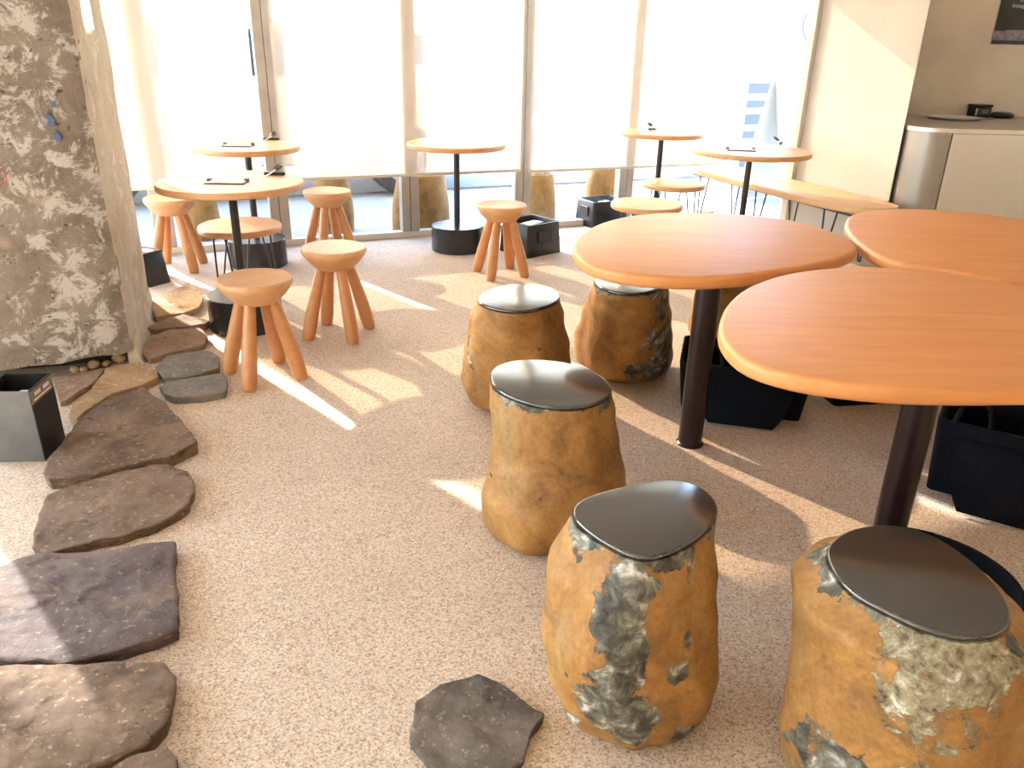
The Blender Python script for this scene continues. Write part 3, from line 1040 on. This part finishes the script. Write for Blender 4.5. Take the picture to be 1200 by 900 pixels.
# ------------------------------------------------------------------ large rounded tables
def big_table(px, post_px, label, zt=.715, th=.042, ext=None, post=None):
    O = [at(x, y, zt).to_2d() for x, y in px] + ([Vector(e) for e in ext] if ext else [])
    P = Vector(post) if post else at(*post_px).to_2d()
    t = thing('rounded_table', (P.x, P.y, 0), 0, label, 'table')
    out = [p - P for p in smooth_poly(O, 96, 3)]
    bm = bmesh.new()
    slab_top(bm, out, zt - th, zt, .014)
    link('tabletop', bm, 'wood_orange', t, True)
    bm = bmesh.new()
    lathe(bm, [(.050, 0), (.050, .004), (.0435, .010), (.0435, zt - th - .012)], 36)
    link('post', bm, 'post_metal', t, True)
    bm = bmesh.new()
    lathe(bm, [(.16, zt - th - .014), (.16, zt - th - .001)], 36)
    link('mounting_plate', bm, 'black_metal', t, True)
    return t
big_table([(670, 285), (673, 297), (688, 309), (720, 318), (760, 323), (800, 325), (850, 324), (900, 318), (950, 311), (985, 302), (1006, 293), (1004, 285), (985, 274), (950, 262), (913, 255), (860, 250), (800, 248), (750, 250), (710, 258), (685, 269)], (808, 519),
          'rounded wooden table over the half black stone stool')
big_table([(1200, 456), (1100, 456), (1033, 453), (967, 446), (917, 437), (873, 423), (850, 404), (840, 384), (850, 355), (877, 333), (927, 318), (987, 312), (1033, 312), (1083, 316), (1133, 323), (1200, 334)], (1034, 652),
          'large rounded wooden table nearest the lichen patched stone stool', ext=[(1.63, 2.13), (1.68, 1.9), (1.58, 1.66), (1.38, 1.53)])
big_table([(1200, 331), (1133, 320), (1083, 312), (1045, 305), (1020, 295), (1000, 280), (989, 265), (993, 252), (1015, 246), (1060, 243.5), (1110, 246), (1160, 251), (1200, 257)], None,
          'rounded wooden table beside the steel counter', ext=[(2.28, 3.0), (2.34, 2.72), (2.18, 2.48), (1.88, 2.38)], post=(1.72, 2.72))

# ------------------------------------------------------------------ small round tables
def small_table(px_top, wpx, label, zt=.715, drum=True, grp='small round tables by the windows'):
    c = at(*px_top, zt)
    r = (at(px_top[0] + wpx / 2, px_top[1], zt) - at(px_top[0] - wpx / 2, px_top[1], zt)).length / 2
    t = thing('round_table', (c.x, c.y, 0), random.random(), label, 'table', grp)
    bm = bmesh.new()
    slab_top(bm, [Vector((r * math.cos(2 * math.pi * i / 64), r * math.sin(2 * math.pi * i / 64))) for i in range(64)], zt - .032, zt, .008)
    link('tabletop', bm, 'wood_pale', t, True)
    bm = bmesh.new()
    lathe(bm, [(.020, .16), (.020, zt - .036)], 24)
    link('pole', bm, 'black_metal', t, True)
    bm = bmesh.new()
    lathe(bm, [(.08, zt - .038), (.08, zt - .031)], 24)
    link('mounting_plate', bm, 'black_metal', t, True)
    bm = bmesh.new()
    lathe(bm, [(.172, 0), (.176, .004), (.176, .166), (.172, .170), (.02, .170)], 48)
    link('drum_base', bm, 'drum_metal', t, True)
    return c, r
TB = {}
TB['fl'] = small_table((270, 212), 172, 'small round wooden table nearest the concrete column, laid with clip tray and spoon')
TB['bl'] = small_table((289, 170), 126, 'small round wooden table against the blind behind the one near the column', .732)
TB['mid'] = small_table((535, 167), 115, 'bare small round wooden table standing alone before the blinds')
TB['rb'] = small_table((776, 154), 92, 'small round wooden table at the glazed corner behind the bench end', .752)
TB['rf'] = small_table((880, 175), 129, 'small round wooden table in front of the long bench')

def clip_tray(c, dx, dy, label, s=1.0, rz=0.0):
    t = thing('clip_tray', (c.x + dx, c.y + dy, c.z), rz, label, 'tray')
    bxo('tray', (0, 0, .003), (.18 * s, .11 * s, .006), 'tray_grey', t, bev=.002)
    bxo('menu_sheet', (.003, 0, .0072), (.155 * s, .095 * s, .0022), 'paper', t)
    for k, (x, y) in enumerate(((-.083, .02), (.083, .03))):
        bxo('clip', (x * s, y * s, .010), (.02, .03, .014), 'tray_grey', t, bev=.003)
def spoon_set(c, dx, dy, where, rz=0.0):
    rst = bxo('spoon_rest', (0, 0, .007), (.10, .022, .014), 'rest_wood', bev=.003)
    rst.location = (c.x + dx, c.y + dy, c.z)
    rst.rotation_euler = (0, 0, rz)
    tag(rst, 'dark wooden spoon rest on ' + where, 'spoon rest', 'spoon rests on the small tables')
    t = thing('spoon', (c.x + dx, c.y + dy, c.z), rz + rad(-18), 'dark bowled spoon leaning on a rest on ' + where, 'spoon', 'spoons on the small tables')
    bm = bmesh.new()
    tube(bm, [(0, -.10, .004), (0, -.04, .0125), (0, 0, .021), (0, .012, .0235)], [.0035, .003, .0028, .0028], 8)
    link('handle', bm, 'spoon_handle', t, True)
    bm = bmesh.new()
    rs = []
    for k in range(7):
        a = k / 6 * math.pi / 2
        rr, zz = math.sin(a), -math.cos(a)
        rs.append([Vector((.022 * max(.03, rr) * math.cos(q), .034 + .028 * max(.03, rr) * math.sin(q), .036 + .013 * zz)) for q in [2 * math.pi * i / 20 for i in range(20)]])
    rs.append([Vector((.020 * math.cos(q), .034 + .026 * math.sin(q), .0365)) for q in [2 * math.pi * i / 20 for i in range(20)]])
    rs.append([Vector((.010 * math.cos(q), .034 + .013 * math.sin(q), .027)) for q in [2 * math.pi * i / 20 for i in range(20)]])
    rings(bm, rs)
    bmesh.ops.rotate(bm, cent=(0, .034, .036), matrix=Matrix.Rotation(rad(28), 3, 'X'), verts=bm.verts)
    link('bowl', bm, 'spoon_metal', t, True)
def off(key, px, zt=.715):
    c = TB[key][0]
    p = at(*px, zt)
    return c, p.x - c.x, p.y - c.y
clip_tray(*off('fl', (266, 214)), 'grey clip tray with a white sheet on the table nearest the column', 1.0, rad(4))
clip_tray(*off('bl', (279, 171), .732), 'grey clip tray on the back table against the blind', .95, rad(3))
clip_tray(*off('rf', (868, 176)), 'grey clip tray on the table in front of the bench', 1.0, rad(-6))
spoon_set(*off('fl', (322, 205)), 'the table nearest the column', rad(3))
spoon_set(*off('bl', (318, 164), .732), 'the back table against the blind', rad(3))
spoon_set(*off('rf', (915, 169)), 'the table in front of the bench', rad(70))
spoon_set(*off('rb', (765, 152), .752), 'the table at the glazed corner', rad(50))

# ------------------------------------------------------------------ turned wooden stools
def turned_stool(px_top, turn, label, zt=.435, r=.152):
    c = at(*px_top, zt)
    rz = math.atan2(-c.y, -c.x) + turn - rad(45)
    t = thing('turned_stool', (c.x, c.y, 0), rz, label, 'stool', 'turned wooden stools')
    bm = bmesh.new()
    prof = [(r * .55, zt - .100), (r * .62, zt - .092), (r * .80, zt - .065), (r * .93, zt - .040), (r * .99, zt - .024), (r, zt - .013), (r * .985, zt - .004), (r * .95, zt), (r * .86, zt - .001), (r * .6, zt - .004)]
    lathe(bm, prof, 56)
    link('seat', bm, 'wood_pale', t, True)
    for k in range(4):
        a = k * math.pi / 2 + rad(45)
        ca, sa = math.cos(a), math.sin(a)
        pts, rr = [], []
        for f, dr, w in ((0, .066, .023), (.12, .076, .024), (.35, .100, .0275), (.6, .126, .0315), (.82, .146, .0325), (.95, .157, .030), (1.0, .160, .027)):
            pts.append((ca * dr, sa * dr, (zt - .075) * (1 - f)))
            rr.append(w)
        bm = bmesh.new()
        tube(bm, pts, rr, 18)
        lo = min(v.co.z for v in bm.verts)
        for v in bm.verts:
            if v.co.z < .004: v.co.z = 0.0
        link('leg', bm, 'wood_leg', t, True)
turned_stool((298, 325), rad(-25), 'turned wooden stool in front of the table nearest the column')
turned_stool((391, 289), rad(22), 'turned wooden stool alone on the open floor right of the column tables')
turned_stool((199, 231), rad(28), 'turned wooden stool between the column and its nearest table')
turned_stool((383, 223), rad(-20), 'turned wooden stool right by the glass behind the column tables')
turned_stool((588, 239), rad(-22), 'turned wooden stool in front of a black basket at the window')

# ------------------------------------------------------------------ wire legged stools
def wire_stool(px_top, wpx, label, rz=0.3, zt=.435):
    c = at(*px_top, zt)
    r = (at(px_top[0] + wpx / 2, px_top[1], zt) - at(px_top[0] - wpx / 2, px_top[1], zt)).length / 2
    t = thing('wire_leg_stool', (c.x, c.y, 0), rz, label, 'stool', 'disc stools on thin black wire legs')
    bm = bmesh.new()
    slab_top(bm, [Vector((r * math.cos(2 * math.pi * i / 48), r * math.sin(2 * math.pi * i / 48))) for i in range(48)], zt - .034, zt, .012)
    link('seat', bm, 'wood_pale', t, True)
    for k in range(3):
        a = k * 2 * math.pi / 3 + .4
        ca, sa = math.cos(a), math.sin(a)
        tx, ty = -sa, ca
        bm = bmesh.new()
        R0, R1 = r * .62, r * .86
        tube(bm, [(ca * R0 + tx * .06, sa * R0 + ty * .06, zt - .036), (ca * R1 + tx * .010, sa * R1 + ty * .010, .012), (ca * R1, sa * R1, .005), (ca * R1 - tx * .010, sa * R1 - ty * .010, .012), (ca * R0 - tx * .06, sa * R0 - ty * .06, zt - .036)], .005, 8)
        link('wire_leg', bm, 'black_metal', t, True)
    bm = bmesh.new()
    for k in range(24):
        a0, a1 = 2 * math.pi * k / 24, 2 * math.pi * (k + 1) / 24
        tube(bm, [(r * .62 * math.cos(a0), r * .62 * math.sin(a0), zt - .039), (r * .62 * math.cos(a1), r * .62 * math.sin(a1), zt - .039)], .005, 6)
    link('seat_ring', bm, 'black_metal', t, True)
wire_stool((281, 263), 97, 'disc stool on thin wire legs under the table nearest the column')
wire_stool((790, 214), 71, 'disc stool on thin wire legs near the bench end', 1.0, .465)
wire_stool((758, 238), 82, 'disc stool on thin wire legs behind the rounded table', .6)

# ------------------------------------------------------------------ long bench
def bench():
    t = thing('bench', (CN.x, CN.y, 0), math.atan2(wi.y, wi.x), 'long pale wooden bench on black wire legs along the side wall', 'bench')
    # local x runs along the wall, local y<0 is into the room
    zt, y0, y1 = .43, -.055, -.50
    out = [(.06, y1 + .02), (.5, y1), (1.5, y1), (1.8, y1 + .04), (1.93, y1 + .16), (1.95, -.2), (1.9, y0 - .04), (1.7, y0), (.5, y0), (.06, y0)]
    bm = bmesh.new()
    slab_top(bm, smooth_poly(out, 80, 2), zt - .045, zt, .012)
    link('seat', bm, 'wood_bench', t, True)
    for x in (.25, .95, 1.65):
        for y, s in ((y1 + .07, 1), (y0 - .07, -1)):
            bm = bmesh.new()
            tube(bm, [(x - .06, y, zt - .046), (x - .008, y - s * .02, .008), (x + .008, y - s * .02, .008), (x + .06, y, zt - .046)], .006, 8)
            link('wire_leg', bm, 'black_metal', t, True)
    bxo('under_rail', (1.0, y1 + .05, zt - .05), (1.75, .02, .01), 'black_metal', t)
bench()

# ------------------------------------------------------------------ black baskets and bins
def basket(base_px, rz, w, d, h, label, flare=1.12, m='felt', patch=True, content=True, name='storage_basket', flap=False):
    c = at(*base_px) if len(base_px) == 2 else Vector((base_px[0], base_px[1], 0))
    t = thing(name, (c.x, c.y, 0), rz, label, 'basket', 'black floor baskets for bags')
    bm = bmesh.new()
    def rr(k, z, ins=0.0):
        hw, hd, q = w / 2 * k - ins, d / 2 * k - ins, .02
        pts = []
        for sx, sy, a0 in ((1, 1, 0), (-1, 1, 90), (-1, -1, 180), (1, -1, 270)):
            for j in range(4):
                a = rad(a0 + 30 * j)
                pts.append(Vector((sx * (hw - q) + q * math.cos(a), sy * (hd - q) + q * math.sin(a), z)))
        return pts
    rs = [rr(1, 0), rr(1 + (flare - 1) * .5, h * .5), rr(flare, h - .004), rr(flare, h, .003), rr(flare, h, .009), rr(flare, h - .006, .012), rr(1, .015, .012)]
    rings(bm, rs)
    link('shell', bm, m, t, True)
    if patch:
        bm = bmesh.new()
        box(bm, (0, 0, 0), (w * .42, .012, h * .36), 0, .004)
        tilt = math.atan2((flare - 1) * d / 2, h)
        bmesh.ops.transform(bm, matrix=Matrix.Translation((0, -d / 2 * (1 + (flare - 1) * .6) - .004, h * .6)) @ Matrix.Rotation(tilt, 4, 'X'), verts=bm.verts)
        link('patch', bm, 'dark_plastic', t)
    if flap:
        bm = bmesh.new()
        rs = []
        for k in range(8):
            f = k / 7
            yy = -d / 2 * flare - .012 - .10 * f - .02 * math.sin(f * 3)
            zz = h * (.80 - .75 * f)
            ww = w * .40 * (1 - .35 * f * f)
            rs.append([Vector((-ww, yy, zz)), Vector((ww, yy, zz)), Vector((ww, yy + .012, zz + .006)), Vector((-ww, yy + .012, zz + .006))])
        rings(bm, rs)
        link('flap', bm, m, t)
        for s in (-1, 1):
            bm = bmesh.new()
            pts = [(s * w * .30 + .05 * math.cos(a), -d * .48 * flare, h - .01 + .10 * math.sin(a)) for a in [math.pi * k / 10 for k in range(11)]]
            tube(bm, pts, .008, 8)
            link('handle', bm, m, t, True)
    if content:
        bm = bmesh.new()
        box(bm, (w * .12, d * .1, h * .86), (w * .5, d * .28, .006), .2)
        link('paper_sheet', bm, 'paper', t)
    return t
basket((621, 294), rad(42), .32, .30, .215, 'black basket with paper in it behind the wooden stool at the window', .92, 'dark_plastic')
basket((704, 262), rad(-60), .26, .34, .20, 'dark grey basket with a white sheet at the foot of the glass', .95, 'dark_plastic')
b3 = basket((174, 331), rad(60), .18, .19, .19, 'black bin with a slotted lid behind the concrete column', .82, 'dark_plastic', patch=False, content=False, name='lidded_bin')
bm = bmesh.new()
box(bm, (0, 0, .187), (.14, .16, .012), 0, .004)
link('lid', bm, 'dark_plastic', b3)
bm = bmesh.new()
box(bm, (0, -.03, .1945), (.04, .08, .004))
link('lid_slot', bm, 'paper', b3)
basket((866, 468), rad(-14), .46, .30, .20, 'black felt basket on the floor under the first rounded table', 1.10, 'felt', content=False, flap=True)
basket((1010, 455), rad(10), .44, .32, .17, 'low black felt basket between the rounded table posts', 1.10, 'felt', content=False, patch=False)
basket((1172, 568), rad(-32), .42, .34, .26, 'tall black felt basket with a front flap beyond the post of the large table', 1.08, 'felt', content=False, patch=False, flap=True)
def drum():
    t = thing('round_basket', (1.025, 1.60, 0), 0, 'round black basket half hidden behind the lichen patched stone stool', 'basket')
    bm = bmesh.new()
    lathe(bm, [(.195, 0), (.20, .01), (.212, .16), (.212, .17), (.202, .17), (.19, .02)], 48)
    link('shell', bm, 'felt', t, True)
    bm = bmesh.new()
    for s in (-1, 1):
        tube(bm, [(.208 * math.cos(a), .208 * math.sin(a), .165) for a in [s * rad(60 + 60 * k / 8) for k in range(9)]], .008, 8)
    link('rim_cord', bm, 'felt', t, True)
drum()

# metal bin with label, left edge
def metal_bin():
    z = .26
    A = at(33, 459, z)      # top right-front corner
    Bp = at(56, 432, z)     # top right-back corner
    Cp = at(-24, 459.5, z)
    u = (A - Cp).to_2d(); u.normalize()
    w = .155
    d = .16
    rz = math.atan2(u.y, u.x)
    v = Vector((-u.y, u.x))
    c = A.to_2d() - u * w / 2 + v * d / 2
    t = thing('metal_bin', (c.x, c.y, 0), rz, 'open topped black metal bin with a pale label beside the angular brown slab', 'bin')
    th = .006
    for nm, cc, ss in (('front_panel', (0, -d / 2 + th / 2, z / 2), (w, th, z)), ('back_panel', (0, d / 2 - th / 2, z / 2), (w, th, z)),
                       ('side_panel', (w / 2 - th / 2, 0, z / 2), (th, d - 2 * th, z)), ('side_panel', (-w / 2 + th / 2, 0, z / 2), (th, d - 2 * th, z)),
                       ('bottom_panel', (0, 0, .006), (w - 2 * th, d - 2 * th, .01))):
        bxo(nm, cc, ss, 'bin_metal' if nm == 'front_panel' else 'dark_plastic', t, bev=.0015)
    lb = bxo('label_strip', (w / 2 + .0012, 0, z - .028), (.0024, d * .93, .046), 'label_brown', t)
    for y0, y1, zz, hh in ((-.052, -.012, z - .022, .013), (.008, .048, z - .022, .013), (-.062, .056, z - .040, .006)):
        bxo('printed_line', (w / 2 + .0028, (y0 + y1) / 2, zz), (.001, y1 - y0, hh), 'ink_pale', lb)
    bxo('paper_scrap', (.01, .03, z - .05), (.05, .03, .004), 'paper', t)
metal_bin()

# ------------------------------------------------------------------ steel counter
def counter():
    zc = .90
    yf = 5.14
    xl = PC.x + .012
    t = thing('steel_counter', (xl, yf, 0), 0, 'brushed steel counter with a rounded corner in the wall recess', 'counter')
    r = .21
    D = .98
    arc = [Vector((r - r * math.cos(a), r - r * math.sin(a))) for a in [math.pi / 2 * k / 14 for k in range(15)]]
    def shell(pts, z0, z1, thk=.02):
        bm = bmesh.new()
        a = [Vector((p.x, p.y, 0)) for p in pts]
        lo = [bm.verts.new((p.x, p.y, z0)) for p in a]
        hi = [bm.verts.new((p.x, p.y, z1)) for p in a]
        for i in range(len(a) - 1):
            bm.faces.new((lo[i], lo[i + 1], hi[i + 1], hi[i]))
        ex = bmesh.ops.solidify(bm, geom=bm.faces[:], thickness=thk)
        return bm
    link('rounded_panel', shell([Vector((0, D))] + arc, .06, zc - .03), 'steel', t, True)
    x = r + .006
    for k in range(3):
        bxo('door_panel', (x + .40, .01, (zc - .03 + .06) / 2), (.794, .02, zc - .09), 'steel', t, bev=.002)
        x += .80
    bxo('kick_plate', (1.3, .10, .03), (2.3, .02, .06), 'black_metal', t)
    bm = bmesh.new()
    o = [Vector((-.004, D))] + [p + Vector((-.004, -.008)) for p in arc] + [Vector((x, -.008)), Vector((x, D))]
    rings(bm, [[Vector((p.x, p.y, zc - .028)) for p in o], [Vector((p.x, p.y, zc - .003)) for p in o], [Vector((p.x + (.003 if p.x < .1 else 0), p.y + .003, zc)) for p in o]])
    link('worktop', bm, 'steel', t, True)
    return zc
zc = counter()
def tray():
    p = at(1117, 139.5, zc)
    bm = bmesh.new()
    lathe(bm, [(.155, .0), (.165, .004), (.178, .014), (.180, .016), (.175, .016), (.160, .006), (.05, .005)], 48)
    o = link('round_tray', bm, 'tray_silver', None, True)
    o.location = (p.x, p.y, zc)
    tag(o, 'shallow round silver tray on the steel counter', 'tray')
    p = at(1146, 137, zc)
    t = thing('tin_canister', (p.x, p.y, zc), rad(6), 'black lidded tin with faint lettering on the steel counter', 'tin')
    bxo('body', (0, 0, .035), (.135, .09, .07), 'dark_plastic', t, bev=.012)
    bxo('lid', (0, 0, .078), (.139, .094, .018), 'black_metal', t, bev=.006)
    for zz, ww in ((.046, .05), (.032, .045)):
        bxo('printed_line', (.012, -.0455, zz), (ww, .002, .005), 'poster_print', t)
    bxo('pale_strip', (-.052, -.0455, .038), (.012, .002, .05), 'poster_ink', t)  # narrow upright pale strip on the tin's front
    p = at(1173, 138, zc)
    t = thing('lidded_dish', (p.x, p.y, zc), 0, 'flat black round dish with a small lid on the steel counter', 'dish')
    bm = bmesh.new()
    lathe(bm, [(.055, 0), (.078, .012), (.082, .028), (.078, .030), (.03, .024)], 40)
    link('bowl', bm, 'black_metal', t, True)
    bm = bmesh.new()
    lathe(bm, [(.065, .026), (.062, .036), (.02, .040)], 40)
    link('lid', bm, 'dark_plastic', t, True)
tray()

# poster on the recess wall
def poster():
    yw = 6.15
    d0, d1 = ray(1160.5, 51.5), ray(1171, 0)
    x0 = d0.x / d0.y * yw
    z0 = H + d0.z / d0.y * yw
    w, h = .335, .47
    t = thing('poster', (x0, yw, z0), 0, 'dark navy poster with pale lettering on the recess wall above the counter', 'poster')
    bxo('backing', (w / 2, -.003, h / 2), (w + .008, .006, h + .008), 'poster_edge', t)
    bxo('print', (w / 2, -.007, h / 2), (w, .002, h), 'poster_dark', t)
    bxo('mountain_band', (w / 2, -.0085, .055), (w * .98, .001, .06), 'poster_light', t)
    for zz, a, b, hh in ((.300, .075, .30, .010), (.277, .13, .22, .008), (.088, .085, .235, .010), (.074, .085, .235, .008)):
        bxo('printed_line', ((a + b) / 2, -.0095, zz), (b - a, .001, hh), 'poster_print', t)
    cu = bpy.data.curves.new('lettering', 'FONT')
    cu.body = 'Instagram'
    cu.size = .036
    cu.extrude = .0006
    tmp = bpy.data.objects.new('lettering_tmp', cu)
    C.objects.link(tmp)
    bpy.context.view_layer.update()
    me = bpy.data.meshes.new_from_object(tmp.evaluated_get(bpy.context.evaluated_depsgraph_get()))
    bpy.data.objects.remove(tmp)
    me.materials.clear()
    me.materials.append(M['poster_ink'])
    o = bpy.data.objects.new('lettering', me)
    C.objects.link(o)
    o.parent = t
    o.location = (.085, -.0092, .236)
    o.rotation_euler = (rad(90), 0, 0)
poster()
